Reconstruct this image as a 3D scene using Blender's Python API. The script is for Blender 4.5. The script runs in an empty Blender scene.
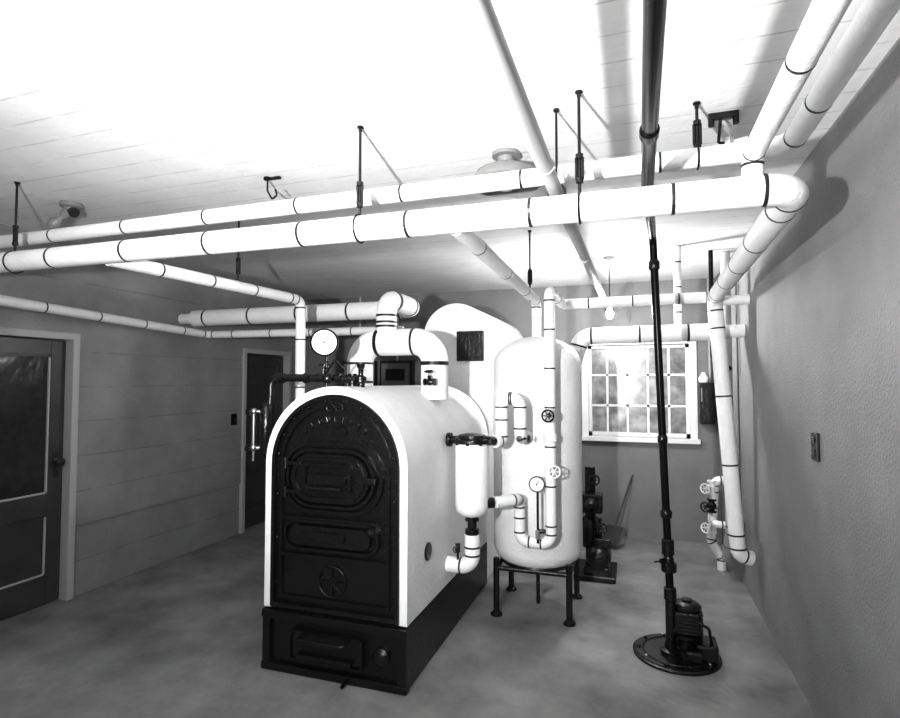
import bpy, bmesh, math, random
from mathutils import Vector, Matrix
random.seed(3)
H = 1.65
CEIL = 2.73
XL, XR, YB, YF = -4.1, 0.8, 6.3, -1.3
def P(x, y, dz): return Vector((x, y, dz + H))

# ---------------------------------------------------------------- materials
def mat(name, col, rough=0.6, metal=0.0, noise=0.0, nscale=6.0, bump=0.0, bscale=40.0, spec=0.5, coat=0.0, lo=.3, hi=.7):
    m = bpy.data.materials.new(name); m.use_nodes = True
    nt = m.node_tree; N = nt.nodes; L = nt.links
    b = N["Principled BSDF"]
    b.inputs["Roughness"].default_value = rough
    b.inputs["Metallic"].default_value = metal
    b.inputs["Specular IOR Level"].default_value = spec
    b.inputs["Coat Weight"].default_value = coat
    c = (col, col, col, 1) if not isinstance(col, tuple) else (*col, 1)
    b.inputs["Base Color"].default_value = c
    geo = N.new("ShaderNodeNewGeometry")
    if noise > 0:
        n = N.new("ShaderNodeTexNoise"); n.inputs["Scale"].default_value = nscale
        n.inputs["Detail"].default_value = 8; n.inputs["Roughness"].default_value = 0.6
        L.new(geo.outputs["Position"], n.inputs["Vector"])
        r = N.new("ShaderNodeValToRGB")
        r.color_ramp.elements[0].position = lo; r.color_ramp.elements[1].position = hi
        a = [max(0, v * (1 - noise)) for v in c[:3]]; z = [min(1, v * (1 + noise)) for v in c[:3]]
        r.color_ramp.elements[0].color = (*a, 1); r.color_ramp.elements[1].color = (*z, 1)
        L.new(n.outputs["Fac"], r.inputs["Fac"]); L.new(r.outputs["Color"], b.inputs["Base Color"])
    if bump > 0:
        n2 = N.new("ShaderNodeTexNoise"); n2.inputs["Scale"].default_value = bscale; n2.inputs["Detail"].default_value = 5
        L.new(geo.outputs["Position"], n2.inputs["Vector"])
        bp = N.new("ShaderNodeBump"); bp.inputs["Strength"].default_value = bump; bp.inputs["Distance"].default_value = 0.01
        L.new(n2.outputs["Fac"], bp.inputs["Height"]); L.new(bp.outputs["Normal"], b.inputs["Normal"])
    return m

def lined(m, axis, spacing, width, dark, strength=0.6):
    """form-board joint lines every `spacing` metres along an axis, each board a slightly different tone"""
    nt = m.node_tree; N = nt.nodes; L = nt.links; b = N["Principled BSDF"]
    geo = N.new("ShaderNodeNewGeometry"); sep = N.new("ShaderNodeSeparateXYZ")
    L.new(geo.outputs["Position"], sep.inputs[0])
    wob = N.new("ShaderNodeTexNoise"); wob.inputs["Scale"].default_value = 1.5
    L.new(geo.outputs["Position"], wob.inputs["Vector"])
    ad = N.new("ShaderNodeMath"); ad.operation = 'MULTIPLY_ADD'; ad.inputs[1].default_value = 0.02
    L.new(wob.outputs["Fac"], ad.inputs[0]); L.new(sep.outputs[axis], ad.inputs[2])
    d = N.new("ShaderNodeMath"); d.operation = 'DIVIDE'; d.inputs[1].default_value = spacing; L.new(ad.outputs[0], d.inputs[0])
    f = N.new("ShaderNodeMath"); f.operation = 'FRACT'; L.new(d.outputs[0], f.inputs[0])
    c = N.new("ShaderNodeMath"); c.operation = 'LESS_THAN'; c.inputs[1].default_value = width / spacing; L.new(f.outputs[0], c.inputs[0])
    brk = N.new("ShaderNodeTexNoise"); brk.inputs["Scale"].default_value = 5; L.new(geo.outputs["Position"], brk.inputs["Vector"])
    mr = N.new("ShaderNodeMapRange"); mr.inputs[1].default_value = .35; mr.inputs[2].default_value = .55
    L.new(brk.outputs["Fac"], mr.inputs[0])
    m1 = N.new("ShaderNodeMath"); m1.operation = 'MULTIPLY'; L.new(c.outputs[0], m1.inputs[0]); L.new(mr.outputs[0], m1.inputs[1])
    mul = N.new("ShaderNodeMath"); mul.operation = 'MULTIPLY'; mul.inputs[1].default_value = strength
    L.new(m1.outputs[0], mul.inputs[0])
    mx = N.new("ShaderNodeMixRGB"); L.new(mul.outputs[0], mx.inputs[0])
    src = b.inputs["Base Color"].links[0].from_socket if b.inputs["Base Color"].links else None
    if src: L.new(src, mx.inputs[1])
    else: mx.inputs[1].default_value = b.inputs["Base Color"].default_value
    mx.inputs[2].default_value = (dark, dark, dark, 1)
    L.new(mx.outputs[0], b.inputs["Base Color"])
    return m

M = {}
M['ceil'] = lined(mat('painted_board_formed_concrete', .80, .75, noise=.06, nscale=3, bump=.3, bscale=22), 1, .16, .007, .38, .6)
M['wall'] = lined(mat('grey_painted_concrete', .27, .6, noise=.18, nscale=2.0, bump=.5, bscale=45), 2, .27, .010, .14, .6)
M['wallr'] = mat('grey_plaster', .235, .7, noise=.14, nscale=2.5, bump=.7, bscale=80)
M['wallb'] = mat('dark_grey_paint', .20, .6, noise=.10, nscale=3, bump=.3, bscale=60)
M['floor'] = mat('stained_concrete_floor', .24, .5, noise=.45, nscale=1.9, bump=.3, bscale=26, lo=.30, hi=.68)
M['white'] = mat('white_canvas_insulation', .82, .6, noise=.04, nscale=14, bump=.35, bscale=70)
M['jacket'] = mat('white_plaster_jacket', .82, .6, noise=.05, nscale=5, bump=.5, bscale=45)
M['grey'] = mat('grey_pipe_paint', .42, .45)
M['band'] = mat('black_pipe_band', .015, .4)
M['iron'] = mat('black_cast_iron', .006, .27, bump=.4, bscale=40, spec=.5)
M['blk'] = mat('black_enamel_pipe', .006, .26, spec=.16)
M['chrome'] = mat('polished_metal', .7, .2, 1.0)
M['trim'] = mat('pale_trim_paint', .42, .5)
M['door'] = mat('grey_door_paint', .05, .35, noise=.2, nscale=5)
M['doorglass'] = mat('ribbed_door_glass', .035, .15, noise=.35, nscale=8, bump=.5, bscale=9, spec=.35)
M['face'] = mat('gauge_face', .85, .4)
M['porc'] = mat('grey_enamel_shade', .22, .3)
M['wood'] = mat('dark_wood', .04, .5)
M['dark'] = mat('dark_metal', .02, .4, bump=.2)
M['winframe'] = mat('white_window_paint', .75, .5)
g = bpy.data.materials.new('obscured_window_glass'); g.use_nodes = True
nt = g.node_tree; nt.nodes.clear()
o = nt.nodes.new('ShaderNodeOutputMaterial'); mixs = nt.nodes.new('ShaderNodeMixShader')
tr = nt.nodes.new('ShaderNodeBsdfTranslucent'); df = nt.nodes.new('ShaderNodeBsdfGlossy'); df.inputs['Roughness'].default_value = .25
ge = nt.nodes.new('ShaderNodeNewGeometry')
no = nt.nodes.new('ShaderNodeTexNoise'); no.inputs['Scale'].default_value = 8; no.inputs['Detail'].default_value = 7
rp = nt.nodes.new('ShaderNodeValToRGB'); rp.color_ramp.elements[0].position = .32; rp.color_ramp.elements[1].position = .66
rp.color_ramp.elements[0].color = (.26, .26, .26, 1); rp.color_ramp.elements[1].color = (.60, .60, .60, 1)
nt.links.new(ge.outputs['Position'], no.inputs['Vector']); nt.links.new(no.outputs['Fac'], rp.inputs['Fac'])
nt.links.new(rp.outputs['Color'], tr.inputs['Color']); mixs.inputs[0].default_value = .12
nt.links.new(tr.outputs[0], mixs.inputs[1]); nt.links.new(df.outputs[0], mixs.inputs[2]); nt.links.new(mixs.outputs[0], o.inputs['Surface'])
M['winglass'] = g
e = bpy.data.materials.new('lit_bulb_glass'); e.use_nodes = True
e.node_tree.nodes['Principled BSDF'].inputs['Emission Color'].default_value = (1, 1, 1, 1)
e.node_tree.nodes['Principled BSDF'].inputs['Emission Strength'].default_value = 1200
M['bulb'] = e

# ---------------------------------------------------------------- builder
class Ob:
    def __init__(s, name):
        s.name = name; s.bm = bmesh.new(); s.mats = []
    def mi(s, k):
        if k not in s.mats: s.mats.append(k)
        return s.mats.index(k)
    def face(s, vs, k, smooth=False):
        try:
            f = s.bm.faces.new(vs); f.material_index = s.mi(k); f.smooth = smooth; return f
        except ValueError: return None
    def box(s, c, size, k, bevel=0.0, rot=None):
        c = Vector(c); r = bmesh.ops.create_cube(s.bm, size=1.0)
        vs = r['verts']; mtx = Matrix.Translation(c)
        if rot is not None: mtx = mtx @ rot.to_4x4()
        mtx = mtx @ Matrix.Diagonal((*size, 1))
        bmesh.ops.transform(s.bm, matrix=mtx, verts=vs)
        fs = {f for v in vs for f in v.link_faces}; ix = s.mi(k)
        for f in fs: f.material_index = ix
        if bevel > 0:
            es = list({e for v in vs for e in v.link_edges})
            bmesh.ops.bevel(s.bm, geom=es, offset=bevel, segments=2, affect='EDGES', profile=.5, material=ix)
    def bb(s, a, b, k, bevel=0.0):
        a = Vector(a); b = Vector(b); s.box((a + b) / 2, [abs(b[i] - a[i]) for i in range(3)], k, bevel)
    def ring(s, c, q, r, n):
        return [s.bm.verts.new(c + q @ Vector((math.cos(2 * math.pi * i / n) * r, math.sin(2 * math.pi * i / n) * r, 0))) for i in range(n)]
    def lathe(s, o, axis, prof, k, n=28, smooth=True):
        o = Vector(o); ax = Vector(axis).normalized(); q = ax.to_track_quat('Z', 'Y')
        prev = None
        for (r, d) in prof:
            c = o + ax * d
            cur = s.ring(c, q, max(r, 1e-4), n)
            if prev:
                for i in range(n): s.face([prev[i], prev[(i + 1) % n], cur[(i + 1) % n], cur[i]], k, smooth)
            else: s.face(list(reversed(cur)), k)
            prev = cur
        s.face(prev, k)
    def cyl(s, a, b, r, k, n=20, bev=0.0):
        a = Vector(a); b = Vector(b); L = (b - a).length
        pr = [(r, 0), (r, L)] if bev == 0 else [(r - bev, 0), (r, bev), (r, L - bev), (r - bev, L)]
        s.lathe(a, b - a, pr, k, n)
    def torus(s, c, axis, R, r, k, n=28, m=10, arc=2 * math.pi):
        c = Vector(c); q = Vector(axis).normalized().to_track_quat('Z', 'Y')
        rows = []
        full = abs(arc - 2 * math.pi) < 1e-4
        cnt = n if full else n + 1
        for i in range(cnt):
            a = arc * i / n
            rows.append([s.bm.verts.new(c + q @ Vector(((R + r * math.cos(2 * math.pi * j / m)) * math.cos(a), (R + r * math.cos(2 * math.pi * j / m)) * math.sin(a), r * math.sin(2 * math.pi * j / m)))) for j in range(m)])
        for i in range(n):
            A = rows[i]; B = rows[(i + 1) % cnt]
            for j in range(m): s.face([A[j], B[j], B[(j + 1) % m], A[(j + 1) % m]], k, True)
    def sphere(s, c, r, k, sc=(1, 1, 1)):
        x = bmesh.ops.create_uvsphere(s.bm, u_segments=20, v_segments=12, radius=r)
        bmesh.ops.transform(s.bm, matrix=Matrix.Translation(Vector(c)) @ Matrix.Diagonal((*sc, 1)), verts=x['verts'])
        ix = s.mi(k)
        for f in {f for v in x['verts'] for f in v.link_faces}: f.material_index = ix; f.smooth = True
    def prism(s, pts, y0, y1, k, smooth=True, inner=None):
        def loop(ps, y): return [s.bm.verts.new((p[0], y, p[1])) for p in ps]
        A, B = loop(pts, y0), loop(pts, y1); n = len(pts)
        for i in range(n): s.face([A[i], A[(i + 1) % n], B[(i + 1) % n], B[i]], k, smooth)
        if inner:
            C, D = loop(inner, y0), loop(inner, y1)
            for i in range(n):
                j = (i + 1) % n
                s.face([C[j], C[i], D[i], D[j]], k, smooth)
                s.face([A[j], A[i], C[i], C[j]], k); s.face([B[i], B[j], D[j], D[i]], k)
        else:
            s.face(list(reversed(A)), k); s.face(B, k)
    def pipe(s, pts, r, k='white', fil=None, n=20, space=.47, bands=True, first=.2, bk='band'):
        pts = [Vector(p) for p in pts]
        fil = fil if fil is not None else r * 2.0
        path = [pts[0]]; marks = []
        for i in range(1, len(pts) - 1):
            d1 = (pts[i] - pts[i - 1]); d2 = (pts[i + 1] - pts[i]); l1, l2 = d1.length, d2.length
            d1.normalize(); d2.normalize(); th = d1.angle(d2)
            if th < .12: path.append(pts[i]); continue
            t = min(fil * math.tan(th / 2), .45 * l1, .45 * l2); R = t / math.tan(th / 2)
            h = 4 / 3 * math.tan(th / 4) * R
            a = pts[i] - d1 * t; b = pts[i] + d2 * t; p1 = a + d1 * h; p2 = b - d2 * h
            for j in range(11):
                u = j / 10
                path.append(a * (1 - u) ** 3 + p1 * 3 * u * (1 - u) ** 2 + p2 * 3 * u * u * (1 - u) + b * u ** 3)
            marks += [(a.copy(), d1.copy()), (b.copy(), d2.copy())]
        path.append(pts[-1])
        t0 = (path[1] - path[0]).normalized(); q = t0.to_track_quat('Z', 'Y'); prev = None; pt = t0
        for i, c in enumerate(path):
            if i == 0: t = t0
            elif i == len(path) - 1: t = (path[-1] - path[-2]).normalized()
            else: t = ((path[i + 1] - c).normalized() + (c - path[i - 1]).normalized()).normalized()
            q = pt.rotation_difference(t) @ q; pt = t
            cur = s.ring(c, q, r, n)
            if prev:
                for j in range(n): s.face([prev[j], prev[(j + 1) % n], cur[(j + 1) % n], cur[j]], k, True)
            else: s.face(list(reversed(cur)), k)
            prev = cur
        s.face(prev, k)
        if bands:
            for (c, d) in marks: s.bandat(c, d, r, bk)
            for i in range(len(pts) - 1):
                d = pts[i + 1] - pts[i]; L = d.length; d.normalize(); x = first
                while x < L - .12:
                    s.bandat(pts[i] + d * x, d, r, bk); x += space
    def bandat(s, c, d, r, k='band', w=.014):
        d = Vector(d).normalized(); w = max(.010, min(.016, r * .22))
        s.lathe(Vector(c) - d * w / 2, d, [(r * .95, 0), (r * 1.03, 0), (r * 1.03, w), (r * .95, w)], k, 20, False)
    def wheel(s, c, axis, R, k='iron'):
        axis = Vector(axis).normalized(); c = Vector(c)
        s.torus(c, axis, R, R * .16, k, 20, 8)
        q = axis.to_track_quat('Z', 'Y')
        for a in range(3):
            d = q @ Vector((math.cos(a * math.pi / 3), math.sin(a * math.pi / 3), 0))
            s.cyl(c - d * R, c + d * R, R * .1, k, 8)
    def valve(s, c, along, stem, r, k='iron', wheel=True):
        c = Vector(c); al = Vector(along).normalized(); st = Vector(stem).normalized()
        s.lathe(c - al * r * 2, al, [(r * 1.25, 0), (r * 1.25, r * .6), (r * .8, r * .7), (r * 1.2, r * 1.6), (r * 1.2, r * 2.4), (r * .8, r * 3.3), (r * 1.25, r * 3.4), (r * 1.25, r * 4)], k, 18)
        s.cyl(c, c + st * r * 2.2, r * .6, k, 12); s.cyl(c, c + st * r * 4, r * .18, k, 8)
        if wheel: s.wheel(c + st * r * 3.7, st, r * 1.35, k)
    def gauge(s, c, axis, R):
        c = Vector(c); ax = Vector(axis).normalized()
        s.lathe(c - ax * R * .35, ax, [(R * .9, 0), (R, R * .1), (R, R * .45), (R * .93, R * .5), (R * .88, R * .46), (R * .88, R * .35)], 'iron', 36)
        s.lathe(c, ax, [(R * .87, 0), (R * .87, R * .06)], 'face', 36, False)
        q = ax.to_track_quat('Z', 'Y'); f = c + ax * R * .07
        for i in range(13):
            a = -.75 * math.pi + 1.5 * math.pi * i / 12
            d = q @ Vector((math.sin(a), math.cos(a), 0))
            s.cyl(f + d * R * .62, f + d * R * .78, R * .025, 'band', 6)
        d = q @ Vector((.5, .8, 0)).normalized()
        s.cyl(f - d * R * .2, f + d * R * .6, R * .04, 'band', 6)
        s.lathe(f - ax * R * .02, ax, [(R * .1, 0), (R * .1, R * .1)], 'band', 12)
    def done(s):
        me = bpy.data.meshes.new(s.name + '_mesh')
        bmesh.ops.recalc_face_normals(s.bm, faces=s.bm.faces)
        for e in s.bm.edges:
            if len(e.link_faces) == 2 and e.calc_face_angle(0) > .7: e.smooth = False
        s.bm.to_mesh(me); s.bm.free()
        for k in s.mats: me.materials.append(M[k])
        ob = bpy.data.objects.new(s.name, me); bpy.context.scene.collection.objects.link(ob)
        return ob

# ---------------------------------------------------------------- room shell
T = .15
o = Ob('floor'); o.bb((XL - T, YF - T, -.15), (XR + T, YB + T, 0), 'floor'); o.done()
o = Ob('ceiling'); o.bb((XL - T, YF - T, CEIL), (XR + T, YB + T, CEIL + .15), 'ceil'); o.done()
# side walls: the upper wall face stands slightly proud of the lower footing band
o = Ob('wall_right'); o.bb((XR, YF, .55), (XR + T, YB + T, CEIL), 'wallr')
o.bb((XR + .024, YF, 0), (XR + T, YB + T, .55), 'wallr'); o.done()
o = Ob('wall_front'); o.bb((XL, YF - T, 0), (XR + .01, YF, CEIL), 'wall'); o.done()
D1 = (2.18, 3.13, 1.98); D2 = (5.12, 5.92, 1.98)
o = Ob('wall_left')
def lw(y0, y1, z0, z1):
    if z0 == 0 and z1 == CEIL:
        o.bb((XL - T, y0, .54), (XL, y1, z1), 'wall'); o.bb((XL - T, y0, 0), (XL - .018, y1, .54), 'wall')
    else: o.bb((XL - T, y0, z0), (XL, y1, z1), 'wall')
lw(YF, D1[0], 0, CEIL); lw(D1[0], D1[1], D1[2], CEIL); lw(D1[1], D2[0], 0, CEIL); lw(D2[0], D2[1], D2[2], CEIL); lw(D2[1], YB + T, 0, CEIL)
o.done()
W = (-.50, .55, 1.06, 2.06)
o = Ob('wall_back')
o.bb((XL, YB, 0), (W[0], YB + T, CEIL), 'wallb'); o.bb((W[1], YB, 0), (XR + .02, YB + T, CEIL), 'wallb')
o.bb((W[0], YB, 0), (W[1], YB + T, W[2]), 'wallb'); o.bb((W[0], YB, W[3]), (W[1], YB + T, CEIL), 'wallb'); o.done()

def door(name, d, glass):
    y0, y1, zt = d
    o = Ob(name)
    x = XL - .06; cw = .045
    for (a, b, z0, z1) in ((y0 - cw, y0 + .01, 0, zt + cw), (y1 - .01, y1 + cw, 0, zt + cw)):
        o.bb((XL - T, a, z0), (XL + .02, b, z1), 'trim', .006)
    o.bb((XL - T, y0 + .01, zt - .01), (XL + .02, y1 - .01, zt + cw), 'trim', .006)
    ya, yb = y0 + .012, y1 - .012; st = .11
    o.bb((x - .04, ya, .01), (x, ya + st, zt - .015), 'door', .003)
    o.bb((x - .04, yb - st, .01), (x, yb, zt - .015), 'door', .003)
    for (z0, z1) in ((.01, .22), (.66, .82), (zt - .13, zt - .015)):
        o.bb((x - .04, ya + st, z0), (x, yb - st, z1), 'door', .003)
    o.bb((x - .03, ya + st, .82), (x - .02, yb - st, zt - .13), 'doorglass' if glass else 'door')
    o.bb((x - .035, ya + st, .22), (x - .018, yb - st, .66), 'door')
    for (z0, z1) in ((.22, .66), (.82, zt - .13)):
        for yy in (ya + st, yb - st - .012):
            o.bb((x - .02, yy, z0), (x - .006, yy + .012, z1), 'trim' if glass else 'door')
        for zz in (z0, z1 - .012):
            o.bb((x - .02, ya + st, zz), (x - .006, yb - st, zz + .012), 'trim' if glass and zz != z1 - .012 else 'door')
    o.lathe((x, yb - .055, 1.05), (1, 0, 0), [(.028, 0), (.028, .006), (.01, .01), (.01, .035), (.027, .045), (.03, .06), (.018, .075)], 'dark', 18)
    o.bb((x, yb - .075, .93), (x + .004, yb - .035, 1.12), 'dark', .001)
    for zz in (.3, 1.0, 1.75): o.cyl((x + .006, ya, zz - .05), (x + .006, ya, zz + .05), .008, 'dark', 8)
    o.bb((XL - T - .03, y0 - .05, 0), (XL - T, y1 + .05, zt + .05), 'dark')
    return o.done()
door('door_1', D1, True); door('door_2', D2, False)

o = Ob('window_1')
x0, x1, z0, z1 = W
f = .06
o.bb((x0 - f, YB - .025, z0 - .02), (x0 + .01, YB + .02, z1 + f), 'winframe', .004)
o.bb((x1 - .01, YB - .025, z0 - .02), (x1 + f, YB + .02, z1 + f), 'winframe', .004)
o.bb((x0, YB - .025, z1 - .01), (x1, YB + .02, z1 + f), 'winframe', .004)
o.bb((x0 - f - .02, YB - .07, z0 - .05), (x1 + f + .02, YB + .05, z0), 'winframe', .006)
for xx in (x0, x1 - .045): o.bb((xx, YB + .03, z0), (xx + .045, YB + .09, z1), 'winframe')
for zz in (z0, z1 - .045): o.bb((x0, YB + .03, zz), (x1, YB + .09, zz + .045), 'winframe')
nx, nz = 5, 3
for i in range(1, nx): xx = x0 + (x1 - x0) * i / nx; o.bb((xx - .012, YB + .045, z0), (xx + .012, YB + .085, z1), 'winframe')
for i in range(1, nz): zz = z0 + (z1 - z0) * i / nz; o.bb((x0, YB + .045, zz - .012), (x1, YB + .085, zz + .012), 'winframe')
o.bb((x0, YB + .068, z0), (x1, YB + .074, z1), 'winglass')
o.done()

# ---------------------------------------------------------------- boiler
bx, by0, by1 = -1.615, 2.775, 4.50
def arch(hw, ztop, zbot, n=28, x=bx):
    zc = ztop - hw
    pts = [(x + hw, zbot)]
    for i in range(n + 1):
        a = math.pi * i / n; pts.append((x + hw * math.cos(a), zc + hw * math.sin(a)))
    pts.append((x - hw, zbot)); return pts
o = Ob('boiler')
hw = .45
o.prism(arch(hw, 1.625, .35), by0, by1, 'jacket', True, arch(hw - .045, 1.58, .35))
o.prism(arch(hw - .045, 1.58, .36), by1 - .04, by1 - .01, 'jacket')
o.prism(arch(hw - .044, 1.581, .33), by0 + .015, by0 + .10, 'iron', True)
o.prism(arch(hw - .048, 1.577, .36), by0 - .012, by0 + .02, 'iron', True, arch(hw - .07, 1.555, .385))
o.prism(arch(hw - .105, 1.52, .42), by0 - .002, by0 + .02, 'iron', True, arch(hw - .117, 1.508, .432))
o.bb((bx - hw + .005, by0 + .01, 0), (bx + hw - .005, by1 - .02, .345), 'iron', .01)
o.bb((bx - hw - .005, by0 - .02, 0), (bx + hw + .005, by0 + .03, .045), 'iron', .008)
o.bb((bx - hw - .005, by0 - .02, .295), (bx + hw + .005, by0 + .03, .34), 'iron', .008)
for xx in (bx - hw, bx + hw - .05): o.bb((xx, by0 - .015, .04), (xx + .05, by0 + .02, .3), 'iron', .006)
def rrect(cx, cz, w, h, r, n=6):
    pts = []
    for (sx, sz, a0) in ((1, -1, -90), (1, 1, 0), (-1, 1, 90), (-1, -1, 180)):
        for i in range(n + 1):
            a = math.radians(a0 + 90 * i / n)
            pts.append((cx + sx * (w / 2 - r) + r * math.cos(a), cz + sz * (h / 2 - r) + r * math.sin(a)))
    return pts
def frame(cx, cz, w, h, r, t, y0, y1): o.prism(rrect(cx, cz, w, h, r), y0, y1, 'iron', True, rrect(cx, cz, w - 2 * t, h - 2 * t, max(.005, r - t)))
fx = bx - .01
# fire door: nested oval castings
frame(fx, 1.11, .64, .40, .19, .020, by0 - .015, by0 + .02)
frame(fx, 1.11, .56, .33, .16, .016, by0 - .03, by0 + .02)
o.prism(rrect(fx, 1.11, .49, .27, .13), by0 - .035, by0 + .02, 'iron')
frame(fx, 1.11, .45, .23, .11, .013, by0 - .05, by0 - .03)
frame(fx, 1.12, .30, .15, .03, .014, by0 - .058, by0 - .03)
o.prism(rrect(fx, 1.11, .24, .05, .02), by0 - .065, by0 - .03, 'iron')
o.cyl((fx - .10, by0 - .075, 1.06), (fx + .10, by0 - .075, 1.06), .012, 'iron', 12)
for dx in (-.1, .1): o.cyl((fx + dx, by0 - .075, 1.06), (fx + dx, by0 - .03, 1.06), .012, 'iron', 12)
for zz in (1.03, 1.19):
    o.cyl((fx - .27, by0 - .05, zz - .03), (fx - .27, by0 - .05, zz + .03), .014, 'iron', 12)
    o.box((fx - .22, by0 - .045, zz), (.1, .02, .02), 'iron', .004)
o.box((fx + .26, by0 - .04, 1.11), (.07, .03, .035), 'iron', .006)
n = 9
for i in range(n):
    a = math.radians(128 - 76 * i / (n - 1))
    o.box((bx + .31 * math.cos(a), by0 + .006, 1.13 + .31 * math.sin(a)), (.022, .022, .036 if i % 2 else .030), 'iron', .004, rot=Matrix.Rotation(-(a - math.pi / 2), 3, 'Y'))
o.prism(rrect(bx, 1.375, .16, .035, .015), by0 - .01, by0 + .02, 'iron')
for sg in (-1, 1): o.torus((bx + sg * .03, by0 + .008, 1.505), (0, 1, 0), .022, .006, 'iron', 18, 8)
o.lathe((bx, by0 + .02, 1.505), (0, -1, 0), [(.016, 0), (.016, .02), (.001, .035)], 'iron', 12)
# lower clean-out door
frame(fx, .785, .60, .17, .08, .014, by0 - .02, by0 + .02)
o.prism(rrect(fx, .785, .50, .11, .05), by0 - .026, by0 + .02, 'iron')
o.prism(rrect(fx, .785, .20, .05, .02), by0 - .040, by0 + .02, 'iron')
o.prism(rrect(fx, .875, .66, .018, .008), by0 - .014, by0 + .02, 'iron'); o.prism(rrect(fx, .665, .66, .018, .008), by0 - .010, by0 + .02, 'iron')
o.torus((fx, by0 + .010, .53), (0, 1, 0), .085, .007, 'iron')
for i in range(8):
    a = i * math.pi / 4; o.box((fx + .05 * math.cos(a), by0 + .008, .53 + .05 * math.sin(a)), (.05, .012, .008), 'iron', .002, rot=Matrix.Rotation(-a, 3, 'Y'))
for i in range(10):
    a = math.pi * (i + .5) / 10
    o.sphere((bx + .37 * math.cos(a), by0 + .006, 1.175 + .37 * math.sin(a)), .011, 'iron')
for zz in (.5, .75, 1.0):
    for sx in (-1, 1): o.sphere((bx + sx * .37, by0 + .006, zz), .011, 'iron')
# ash door with handle
frame(bx - .03, .17, .46, .17, .02, .014, by0 - .03, by0 + .02)
o.prism(rrect(bx - .03, .17, .42, .13, .015), by0 - .02, by0 + .02, 'iron')
o.pipe([(bx - .17, by0 - .02, .235), (bx - .17, by0 - .08, .225), (bx + .11, by0 - .08, .225), (bx + .11, by0 - .02, .235)], .011, 'iron', bands=False, n=10)
o.bb((bx - .2, by0 - .05, .11), (bx + .14, by0 - .02, .135), 'iron', .005)
o.lathe((bx + .30, by0 + .02, .17), (0, -1, 0), [(.05, 0), (.05, .03), (.03, .045), (.001, .05)], 'iron', 20)
o.cyl((bx + .10, by0 - .01, 0.02), (bx + .10, by0 - .07, .013), .010, 'iron', 10)
o.lathe((bx + hw - .01, 3.08, .66), (1, 0, 0), [(.052, 0), (.052, .018), (.04, .02)], 'iron', 24)
o.lathe((bx - hw + .01, 3.0, .5), (-1, 0, 0), [(.03, 0), (.03, .05), (.02, .05)], 'iron', 16)
# pressure gauge and trimming pipework on top of the boiler
o.gauge((-1.745, 2.88, 1.885), (.45, -1, -.05), .083)
o.cyl((-1.745, 2.91, 1.58), (-1.745, 2.91, 1.86), .011, 'iron', 12)
o.torus((-1.745, 2.91, 1.75), (1, 0, 0), .022, .007, 'iron', 18, 8)
o.pipe([(-1.58, 3.0, 1.67), (-1.98, 2.93, 1.675), (-2.125, 2.90, 1.675), (-2.14, 2.88, 1.18), (-2.03, 2.9, 1.18)], .024, 'iron', fil=.05, n=14, bands=False)
o.cyl((-1.62, 3.0, 1.58), (-1.62, 3.0, 1.70), .026, 'iron', 14)
o.valve((-1.80, 2.965, 1.675), (1, .1, 0), (0, 0, 1), .022, 'iron')
o.sphere((-1.745, 2.92, 1.67), .034, 'iron')
o.lathe((-1.56, 2.99, 1.60), (0, 0, 1), [(.024, 0), (.024, .04), (.034, .05), (.034, .08), (.016, .09), (.016, .13), (.024, .14), (.024, .16)], 'iron', 16)
o.pipe([(-1.745, 2.9, 1.70), (-1.67, 2.88, 1.78), (-1.62, 2.90, 1.72)], .007, 'iron', bands=False, n=8)
for xx in (-1.70, -1.90, -2.06): o.lathe((xx - .02, 2.99 + (xx + 1.58) * .17, 1.673), (1, .17, 0), [(.022, 0), (.032, .005), (.032, .035), (.022, .04)], 'iron', 14)
# water column + gauge glass
o.lathe((-2.14, 2.87, 1.22), (0, 0, 1), [(.02, 0), (.036, .02), (.036, .28), (.02, .30)], 'iron', 20)
o.cyl((-2.205, 2.84, 1.25), (-2.205, 2.84, 1.48), .014, 'chrome', 14)
for zz in (1.25, 1.47):
    o.cyl((-2.14, 2.87, zz), (-2.21, 2.835, zz), .011, 'chrome', 12)
    o.sphere((-2.205, 2.84, zz), .022, 'chrome'); o.wheel((-2.205, 2.79, zz), (0, 1, 0), .02, 'iron'); o.cyl((-2.205, 2.84, zz), (-2.205, 2.79, zz), .006, 'chrome', 8)
o.cyl((-2.205, 2.84, 1.25), (-2.205, 2.84, 1.17), .008, 'chrome', 10)
o.done()

# smoke breeching
o = Ob('boiler_breeching')
sx = -1.49
o.prism(arch(.30, 2.34, 1.00, x=sx), 4.62, YB - .004, 'jacket', True)
o.bb((sx - .30, 4.52, 0), (sx + .30, 4.62 + .4, 1.0), 'jacket', .01)
o.bb((sx + .02, 4.585, 1.83), (sx + .26, 4.622, 2.09), 'iron', .008)
o.bb((sx + .05, 4.57, 1.86), (sx + .23, 4.59, 2.06), 'iron', .006)
o.done()

o = Ob('steam_header_pipe')
o.pipe([P(-1.91, 3.65, -.16), P(-1.91, 3.65, .285), P(-1.33, 3.65, .285), P(-1.33, 3.65, -.12)], .096, fil=.15, space=.3, first=.16)
o.pipe([P(-1.70, 3.65, .33), P(-1.70, 3.65, .60), P(-1.70, 4.2, .60), P(-3.95, 4.2, .60)], .075, fil=.13, space=.5, first=.1)
o.bandat(P(-1.70, 3.65, .40), (0, 0, 1), .078)
o.valve(P(-1.31, 3.50, .0), (1, 0, 0), (0, -.3, 1), .02, 'iron'); o.cyl(P(-1.31, 3.6, 0), P(-1.31, 3.5, 0), .014, 'iron')
o.lathe(P(-3.98, 4.2, .60), (1, 0, 0), [(.02, 0), (.06, .01), (.075, .04), (.075, .08)], 'white', 24)
o.cyl(P(-3.95, 4.2, .60), P(XL + .004, 4.2, .60), .05, 'white')
o.done()

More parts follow.
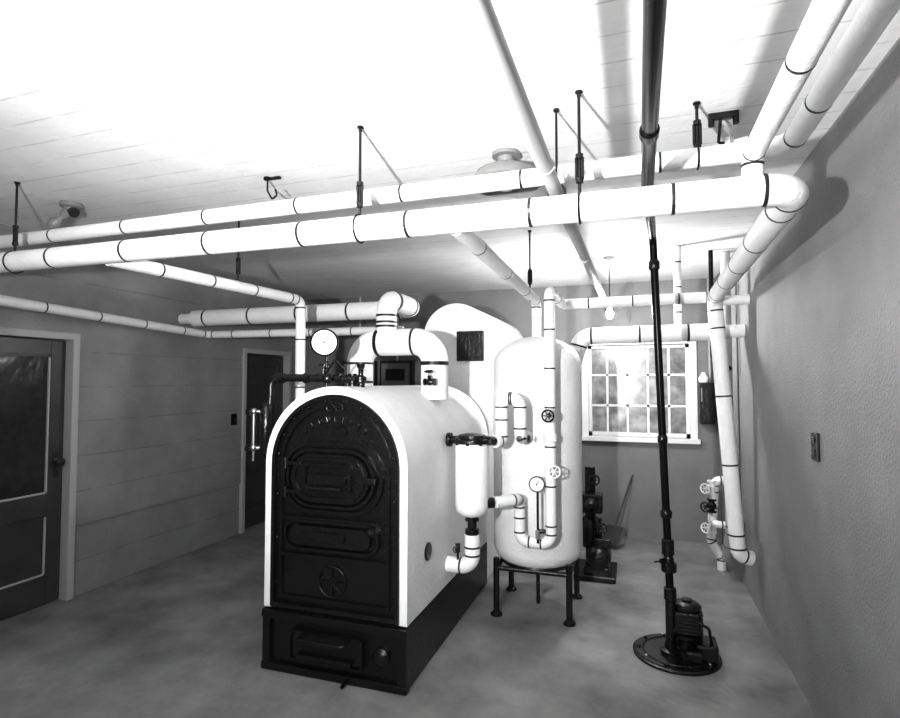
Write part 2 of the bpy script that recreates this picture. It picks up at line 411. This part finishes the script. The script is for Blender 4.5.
# ---------------------------------------------------------------- hot water tank
tx, ty, tr_ = -.70, 4.16, .325
o = Ob('hot_water_tank')
prof = [(.001, .31), (.12, .315), (.24, .34), (.30, .385), (tr_, .45), (tr_, 1.78)]
for i in range(1, 11):
    a = math.pi / 2 * i / 10; prof.append((max(.001, tr_ * math.cos(a)), 1.78 + .21 * math.sin(a)))
o.lathe((tx, ty, 0), (0, 0, 1), prof, 'jacket', 48)
for a in (-1, 1):
    for b in (-1, 1):
        X, Y = tx + a * .255, ty + b * .25
        o.cyl((X, Y, .0), (X, Y, .40), .022, 'iron', 14); o.lathe((X, Y, 0), (0, 0, 1), [(.042, 0), (.042, .012), (.022, .03)], 'iron', 16)
for b in (-1, 1):
    o.cyl((tx - .255, ty + b * .25, .33), (tx + .255, ty + b * .25, .33), .017, 'iron', 12)
    o.cyl((tx + b * .255, ty - .25, .33), (tx + b * .255, ty + .25, .33), .017, 'iron', 12)
o.torus((tx, ty, .345), (0, 0, 1), .25, .018, 'iron', 36, 8)
o.cyl((tx, ty, .33), (tx, ty, .02), .014, 'iron', 12)
o.pipe([(tx, ty, 1.95), (tx, ty, 2.15)], .035, first=.1, space=.08)
o.done()

o = Ob('tank_circulation_piping')
Y = 3.73
o.pipe([P(-.86, 3.49, -.77), P(-.75, 3.62, -.77), P(-.75, Y, -.79), P(-.75, Y, -1.07), P(-.54, Y, -1.07), P(-.54, Y, .61), P(-.54, 4.44, .62)], .037, fil=.065, space=.26, first=.12)
o.valve(P(-.54, Y, -.22), (0, 0, 1), (0, -1, 0), .028, 'iron')
o.valve(P(-.54, Y, -.58), (0, 0, 1), (.4, -1, 0), .028, 'white')
o.lathe(P(-.54, Y, -.40), (0, 0, 1), [(.037, 0), (.046, .01), (.046, .05), (.037, .06)], 'white')
o.gauge(P(-.62, 3.66, -.67), (.1, -1, 0), .052); o.cyl(P(-.62, 3.69, -.70), P(-.62, 3.69, -1.06), .008, 'iron', 10)
o.lathe(P(-.62, 3.69, -1.03), (0, 0, 1), [(.018, 0), (.018, .05), (.008, .06)], 'chrome', 12)
o.cyl(P(-.62, 3.69, -.98), P(-.57, 3.69, -.98), .014, 'iron', 10)
o.pipe([P(-.875, 3.56, -.39), P(-.845, 3.62, -.39), P(-.845, 3.62, -.11), P(-.72, 3.62, -.11), P(-.72, 3.62, -.37), P(-.72, 3.83, -.37)], .042, fil=.065, space=.5, first=.14)
o.valve(P(-.72, 3.62, -.37), (0, 1, 0), (1, -.2, 0), .016, 'iron')
o.done()

o = Ob('water_feeder_vessel')
vx, vy = -1.0, 3.45
o.lathe((vx, vy, 0), (0, 0, 1), [(.03, .79), (.07, .80), (.10, .83), (.108, .87), (.108, 1.24), (.10, 1.26)], 'white', 32)
o.lathe((vx, vy, 0), (0, 0, 1), [(.10, 1.255), (.125, 1.26), (.125, 1.285), (.09, 1.29), (.085, 1.31), (.04, 1.32)], 'iron', 32)
for i in range(8):
    a = i * math.pi / 4; o.cyl((vx + .108 * math.cos(a), vy + .108 * math.sin(a), 1.25), (vx + .108 * math.cos(a), vy + .108 * math.sin(a), 1.30), .010, 'iron', 8)
o.cyl((vx - .165, vy, 1.275), (vx - .08, vy, 1.275), .026, 'iron'); o.lathe((vx - .165, vy, 1.275), (1, 0, 0), [(.045, 0), (.045, .025), (.03, .03)], 'iron')
o.cyl((vx + .08, vy + .01, 1.275), (vx + .12, vy + .09, 1.265), .030, 'iron')
o.cyl((vx + .09, vy + .01, .88), (vx + .13, vy + .035, .88), .034, 'iron')
o.lathe((vx, vy, 0), (0, 0, 1), [(.03, .66), (.045, .67), (.045, .71), (.03, .72), (.03, .76), (.045, .765), (.045, .80), (.03, .81)], 'iron')
o.pipe([(vx, vy, .68), (vx, vy, .475), (vx - .165, vy, .475)], .050, fil=.08, space=.1, first=.08)
o.cyl((vx - .09, vy - .02, .51), (vx - .09, vy - .02, .60), .008, 'iron', 8); o.valve((vx - .09, vy - .02, .59), (0, 0, 1), (0, -1, 0), .013, 'iron')
o.done()

# ---------------------------------------------------------------- overhead pipes
AY, AZ = 2.07, .64
XA, XB, YA = XL + .004, XR - .004, YF + .004
o = Ob('overhead_main_pipe')
o.pipe([P(XA, AY, AZ + .01), P(.515, AY, AZ), P(.565, 4.5, .625), P(.69, 4.5, -1.24), P(.775, 4.53, -1.27)], .053, fil=.10, space=.50, first=.23)
o.done()
o = Ob('overhead_steam_branch_pipe')
o.pipe([P(.385, YA, .765), P(.385, AY, .765), P(.385, AY, AZ + .045)], .034, fil=.05, space=.62, first=.3)
o.done()
o = Ob('overhead_steam_branch_pipe')
o.pipe([P(-2.55, AY + .05, AZ - .01), P(-2.40, 3.62, .62), P(-2.40, 3.62, -1.2), P(-2.066, 3.62, -1.2)], .037, fil=.06, space=.36, first=.3)
o.done()
o = Ob('overhead_steam_branch_pipe')
o.pipe([P(-.68, AY + .05, AZ - .01), P(-.70, 4.16, .61), P(-.70, 4.16, .50)], .037, fil=.05, space=.6, first=.35)
o.done()
o = Ob('cross_connection_pipe')
o.pipe([P(-.54, 4.48, .62), P(.505, 4.5, .63)], .042, space=.33, first=.2)
o.pipe([P(.62, 4.5, .60), P(XB, 4.5, .60)], .036, space=.33, first=.08)
o.done()
o = Ob('overhead_return_pipe')
o.pipe([P(XA, 2.30, .845), P(.55, 2.30, .865), P(.55, YA, .88)], .038, fil=.09, space=.55, first=.35)
o.done()
o = Ob('overhead_conduit_pipe')
o.pipe([P(-.29, YA, .745), P(-.285, 2.3, .745), P(-.265, 5.0, .76), P(-.265, YB - .004, .76)], .028, 'grey', bands=False)
for yy in (1.9, 3.4): o.bandat(P(-.283, yy, .745), (0, 1, 0), .03, 'grey')
o.done()
o = Ob('side_wall_pipe')
o.pipe([P(-3.98, YA, .56), P(-3.96, 2.5, .54), P(-3.95, 4.38, .46), P(-1.9, 4.42, .45)], .036, fil=.07, space=.42, first=.3)
o.done()
o = Ob('supply_pipe')
o.pipe([P(.60, 4.72, .39), P(-.42, 4.72, .38), P(-.50, 4.72, .1), P(-.5, 4.72, -.6)], .068, fil=.11, space=.36, first=.2)
o.pipe([P(.60, 4.72, .39), P(XB, 4.72, .39)], .05, bands=False)
o.pipe([P(.33, 4.72, .40), P(.33, 4.72, 1.075)], .03, first=.15, space=.2)
o.done()
o = Ob('wall_riser_pipe')
o.pipe([P(.72, 5.05, 1.075), P(.72, 5.05, -1.2), P(.72, 5.3, -1.5)], .038, 'grey', space=.5)
o.pipe([P(.60, 4.95, 1.075), P(.60, 4.95, .2), P(.735, 4.95, .1)], .018, 'blk', bands=False)
o.done()

# black drain riser + sump pump
o = Ob('sump_pump')
o.pipe([P(.03, YA, .745), P(.055, 2.3, .752), P(.115, 3.62, .90), P(.185, 3.66, -1.3)], .023, 'blk', bands=False, fil=.07, n=18)
def ppos(dz): return P(.115 + (.07) * (.90 - dz) / 2.2, 3.62 + .04 * (.90 - dz) / 2.2, dz)
for (dz, L, r) in ((.72, .06, .033), (-.35, .05, .029), (-.80, .05, .034), (-1.0, .10, .036), (-1.12, .06, .045), (-1.28, .08, .036)):
    c = ppos(dz); o.lathe(c - Vector((0, 0, L / 2)), (0, 0, 1), [(r * .8, 0), (r, .008), (r, L - .008), (r * .8, L)], 'iron', 18)
for yy in (1.72,): o.lathe((.05 + (yy - 1.7) * .02, yy, H + .75), (0, 1, .0), [(.024, 0), (.029, .005), (.029, .045), (.024, .05)], 'blk', 18)
o.valve(ppos(-1.08), (0, 0, 1), (-.8, -.6, 0), .026, 'iron', wheel=False)
o.lathe((.215, 3.69, 0), (0, 0, 1), [(.25, 0), (.25, .012), (.235, .018), (.235, .022)], 'iron', 48, False)
o.torus((.215, 3.69, .02), (0, 0, 1), .19, .007, 'iron', 48)
for i in range(10):
    a = i * math.pi / 5; o.lathe((.215 + .213 * math.cos(a), 3.69 + .213 * math.sin(a), .015), (0, 0, 1), [(.012, 0), (.012, .016), (.006, .02)], 'chrome' if i % 3 == 0 else 'iron', 6)
o.cyl((.185, 3.66, .02), (.185, 3.66, .4), .03, 'iron'); o.lathe((.185, 3.66, .02), (0, 0, 1), [(.06, 0), (.06, .02), (.035, .03), (.035, .07)], 'iron')
mx, my = .28, 3.70
o.lathe((mx, my, .02), (0, 0, 1), [(.09, 0), (.09, .02), (.06, .035), (.06, .08), (.085, .10), (.085, .12)], 'iron', 32)
o.bb((mx - .078, my - .078, .14), (mx + .078, my + .078, .28), 'iron', .022)
o.lathe((mx, my, .275), (0, 0, 1), [(.075, 0), (.082, .01), (.082, .025), (.06, .045), (.03, .05), (.03, .062), (.001, .066)], 'iron', 32)
for i in range(6):
    for yy in (-.081,): o.box((mx, my + yy, .16 + i * .021), (.11, .008, .008), 'iron', .002)
    o.box((mx + .081, my, .16 + i * .021), (.008, .11, .008), 'iron', .002)
o.bb((mx + .04, my - .12, .02), (mx + .16, my + .05, .12), 'iron', .015)
o.bb((mx - .02, my - .16, .02), (mx + .07, my - .08, .09), 'iron', .012)
o.pipe([(mx + .04, my - .08, .24), (mx + .11, my - .09, .21), (mx + .13, my - .07, .10)], .009, 'iron', bands=False, n=8)
o.pipe([(.185, 3.66, .16), (.24, 3.64, .16), (mx, my, .12)], .022, 'iron', bands=False, n=12)
o.done()

# ---------------------------------------------------------------- hangers
def hanger(x, y, zb, ringr, tb=True, r=.006, lean=0):
    o = Ob('pipe_hanger')
    top = Vector((x + lean, y, CEIL)); bot = Vector((x, y, zb + H + ringr))
    o.lathe(top, (0, 0, -1), [(.014, 0), (.014, .006), (.008, .010), (.008, .02)], 'iron', 14)
    o.cyl(top, bot, r, 'iron', 10)
    o.torus((x, y, zb + H), (1, 0, 0), ringr, .004, 'iron', 28, 6)
    if tb:
        c = bot + (top - bot) * .18 + Vector((0, 0, .02))
        for dz in (-.045, .045): o.lathe(c + Vector((0, 0, dz - .012)), (0, 0, 1), [(.008, 0), (.014, .004), (.014, .02), (.008, .024)], 'iron', 12)
        for dx in (-.011, .011): o.cyl(c + Vector((dx, 0, -.04)), c + Vector((dx, 0, .04)), .006, 'iron', 8)
    return o.done()
for x in (-3.16, -1.09, -.185): hanger(x, AY, AZ + .003, .058)
hanger(.24, 2.30, .862, .042)
hanger(-2.47, 3.0, .63, .042, True); hanger(-.70, 3.9, .61, .04, True)
o = Ob('pipe_hanger')
o.lathe((-.283, 2.18, CEIL), (0, 0, -1), [(.012, 0), (.012, .008), (.007, .012)], 'iron', 12)
o.cyl((-.283, 2.18, CEIL), (-.283, 2.18, H + .775), .005, 'iron', 8); o.torus((-.283, 2.18, H + .745), (0, 1, 0), .033, .005, 'iron', 20, 6); o.done()
o = Ob('ceiling_hook')
o.lathe((-1.83, 2.44, CEIL), (0, 0, -1), [(.02, 0), (.02, .006), (.008, .01)], 'iron', 12)
o.pipe([(-1.83, 2.44, CEIL), (-1.83, 2.44, CEIL - .07), (-1.80, 2.44, CEIL - .12), (-1.77, 2.44, CEIL - .10), (-1.78, 2.44, CEIL - .07)], .005, 'iron', bands=False, n=8)
o.box((-1.80, 2.44, CEIL - .008), (.10, .02, .012), 'iron', .003); o.done()
o = Ob('ceiling_beam_clamp')
o.box((.35, 2.42, CEIL - .012), (.11, .03, .024), 'iron', .004)
for dx in (-.045, .045): o.cyl((.35 + dx, 2.42, CEIL), (.35 + dx, 2.42, CEIL - .05), .012, 'iron', 10)
o.cyl((.34, 2.42, CEIL - .02), (.33, 2.42, CEIL - .12), .006, 'iron', 8)
o.lathe((.36, 2.42, CEIL - .13), (1, -.4, 0), [(.03, 0), (.035, .01), (.035, .02), (.012, .03), (.012, .08)], 'grey', 16)
o.cyl((.33, 2.42, CEIL - .12), (.38, 2.42, CEIL - .13), .006, 'iron', 8); o.done()

# ---------------------------------------------------------------- light fixtures
o = Ob('ceiling_light_fixture')
o.lathe((-.565, 2.53, CEIL), (0, 0, -1), [(.065, 0), (.065, .018), (.04, .022), (.036, .05), (.07, .06), (.135, .09), (.165, .13), (.175, .15), (.165, .155), (.13, .12), (.05, .09)], 'porc', 40)
o.lathe((-.565, 2.53, CEIL - .08), (0, 0, -1), [(.02, 0), (.02, .02), (.038, .045), (.042, .07), (.03, .095), (.001, .105)], 'face', 20); o.done()
o = Ob('ceiling_light_fixture')
o.lathe((-3.22, 2.42, CEIL), (0, 0, -1), [(.06, 0), (.06, .025), (.04, .035), (.04, .05)], 'porc', 24)
o.lathe((-3.22, 2.42, CEIL - .04), (-.7, -.3, -.7), [(.03, 0), (.03, .05), (.022, .06), (.022, .07)], 'porc', 18)
o.lathe(Vector((-3.22, 2.42, CEIL - .04)) + Vector((-.7, -.3, -.7)).normalized() * .07, (-.7, -.3, -.7), [(.015, 0), (.02, .02), (.036, .05), (.036, .07), (.02, .095), (.001, .10)], 'porc', 18)
o.lathe((-3.22, 2.42, CEIL - .04), (.8, -.2, -.5), [(.028, 0), (.028, .045), (.03, .05), (.022, .06)], 'dark', 18); o.done()
o = Ob('hanging_light_bulb')
b = Vector((-.20, 4.95, 2.235))
o.lathe((b.x, b.y, CEIL), (0, 0, -1), [(.05, 0), (.05, .02), (.01, .03)], 'porc', 20)
o.cyl((b.x, b.y, CEIL), (b.x, b.y, b.z + .09), .004, 'blk', 8)
o.lathe(b + Vector((0, 0, .10)), (0, 0, -1), [(.012, 0), (.02, .01), (.02, .05)], 'dark', 16)
o.lathe(b + Vector((0, 0, .05)), (0, 0, -1), [(.014, 0), (.018, .015), (.03, .045), (.032, .06), (.02, .085), (.001, .092)], 'bulb', 18); o.done()

# ---------------------------------------------------------------- wall items
o = Ob('light_switch_plate'); o.box((XR - .009, 3.0, H - .30), (.014, .085, .13), 'dark', .003)
for zz in (.27, .33):
    o.box((XR - .018, 3.0, H - zz), (.008, .03, .03), 'dark', .003); o.cyl((XR - .02, 3.0, H - zz), (XR - .03, 3.0, H - zz + .008), .004, 'chrome', 8)
o.done()
o = Ob('light_switch_plate'); o.box((XL + .009, 4.94, H - .40), (.014, .08, .12), 'iron', .003); o.box((XL + .018, 4.94, H - .40), (.012, .02, .03), 'dark', .002); o.done()
o = Ob('electrical_switch_box')
o.box((.695, YB - .065, H - .22), (.14, .12, .42), 'iron', .01); o.box((.695, YB - .13, H - .22), (.12, .012, .38), 'iron', .006)
o.cyl((.73, YB - .05, H - .02), (.73, YB - .05, CEIL - .004), .012, 'grey', 10)
o.lathe((.665, YB - .09, H - .01), (0, 0, 1), [(.03, 0), (.045, .01), (.05, .05), (.03, .08), (.015, .11)], 'face', 20)
o.cyl((.64, YB - .14, H - .2), (.64, YB - .15, H - .06), .008, 'chrome', 8); o.done()
for k, (xa, xb) in enumerate(((-3.50, -3.05), (-2.98, -2.55))):
    o = Ob('electrical_panel')
    o.bb((xa, YB - .10, H - .35), (xb, YB - .003, H + .26), 'dark', .01); o.bb((xa + .03, YB - .115, H - .32), (xb - .03, YB - .095, H + .23), 'wallb', .006)
    o.bb((xa + .09, YB - .125, H + .02), (xb - .09, YB - .11, H + .16), 'iron', .004)
    o.cyl(((xa + xb) / 2, YB - .05, H + .25), ((xa + xb) / 2, YB - .05, CEIL - .004), .015, 'grey', 10)
    o.done()
o = Ob('valve_manifold')
o.pipe([(XB, 5.45, .78), (.66, 5.45, .78), (.62, 5.45, .25), (.70, 5.45, .10), (.70, 5.45, 0.002)], .038, fil=.05, space=.14, first=.1)
for zz in (.72, .56, .38): o.valve((.63, 5.43, zz), (0, 0, 1), (-.7, -1, 0), .030, 'white' if zz != .56 else 'iron')
o.pipe([(.63, 5.43, .45), (.63, 5.2, .45), (.74, 5.2, .45), (.815, 5.2, .45)], .03, space=.2); o.done()
# circulating pump set behind the tank
o = Ob('circulating_pump')
cx, cy = -.34, 5.0
o.bb((cx - .17, cy - .22, 0), (cx + .17, cy + .22, .05), 'iron', .01)
o.lathe((cx + .03, cy - .20, .17), (0, 1, 0), [(.02, 0), (.08, .01), (.10, .04), (.10, .24), (.08, .27), (.03, .28), (.03, .38)], 'iron', 28)
o.bb((cx - .09, cy - .18, .04), (cx + .12, cy + .1, .11), 'iron', .01)
o.box((cx + .06, cy - .05, .29), (.14, .12, .08), 'iron', .01)
o.cyl((cx - .05, cy + .1, .1), (cx - .05, cy + .1, .90), .045, 'iron'); o.lathe((cx - .05, cy + .1, .2), (0, 0, 1), [(.07, 0), (.10, .03), (.10, .2), (.06, .26)], 'iron', 24)
o.bb((cx - .13, cy - .05, .52), (cx + .06, cy + .12, .68), 'iron', .015)
o.lathe((cx - .03, cy - .05, .60), (0, -1, 0), [(.06, 0), (.06, .03), (.045, .04), (.02, .07)], 'iron', 20)
o.valve((cx - .05, cy + .1, .80), (0, 0, 1), (.4, -1, 0), .032, 'iron')
o.valve((cx + .02, cy - .02, .42), (0, 0, 1), (.4, -1, 0), .028, 'iron')
o.done()
o = Ob('shovel')
a = Vector((-.27, 5.78, .02)); b = Vector((-.04, 6.26, .66)); d = (b - a).normalized()
o.cyl(a + d * .2, b, .010, 'wood', 10)
q = d.to_track_quat('Z', 'Y').to_matrix()
o.box(a + d * .12, (.18, .012, .22), 'dark', .004, rot=q); o.done()

# ---------------------------------------------------------------- lights, world, camera
def light(name, typ, loc, e, size, tgt=None, spot=None, blend=1):
    l = bpy.data.lights.new(name, typ); l.energy = e
    if typ in ('POINT', 'SPOT'): l.shadow_soft_size = size
    if spot: l.spot_size = math.radians(spot); l.spot_blend = blend
    ob = bpy.data.objects.new(name, l); ob.location = loc
    if tgt: ob.rotation_euler = (Vector(tgt) - Vector(loc)).to_track_quat('-Z', 'Y').to_euler()
    bpy.context.scene.collection.objects.link(ob)
light('flash_lamp', 'SPOT', (-.75, -.1, 1.75), 500, .035, (-.85, 2.0, 2.65), 118, 1)
light('flash_fill', 'POINT', (-.75, -.12, 1.72), 80, .035)
light('flood_lamp', 'POINT', (-.80, .78, 2.35), 28, .08)
w = bpy.data.worlds.new('World'); bpy.context.scene.world = w; w.use_nodes = True
w.node_tree.nodes['Background'].inputs[0].default_value = (1, 1, 1, 1); w.node_tree.nodes['Background'].inputs[1].default_value = 1.5

cam = bpy.data.cameras.new('camera'); cam.lens = 22.2; cam.sensor_width = 36; cam.clip_start = .02
co = bpy.data.objects.new('camera', cam); co.location = (0, 0, H)
co.rotation_euler = (math.pi / 2 + math.radians(2.37), 0, math.radians(18.43))
bpy.context.scene.collection.objects.link(co); bpy.context.scene.camera = co
vs = bpy.context.scene.view_settings
vs.view_transform = 'Standard'; vs.look = 'None'; vs.exposure = .3; vs.gamma = .85
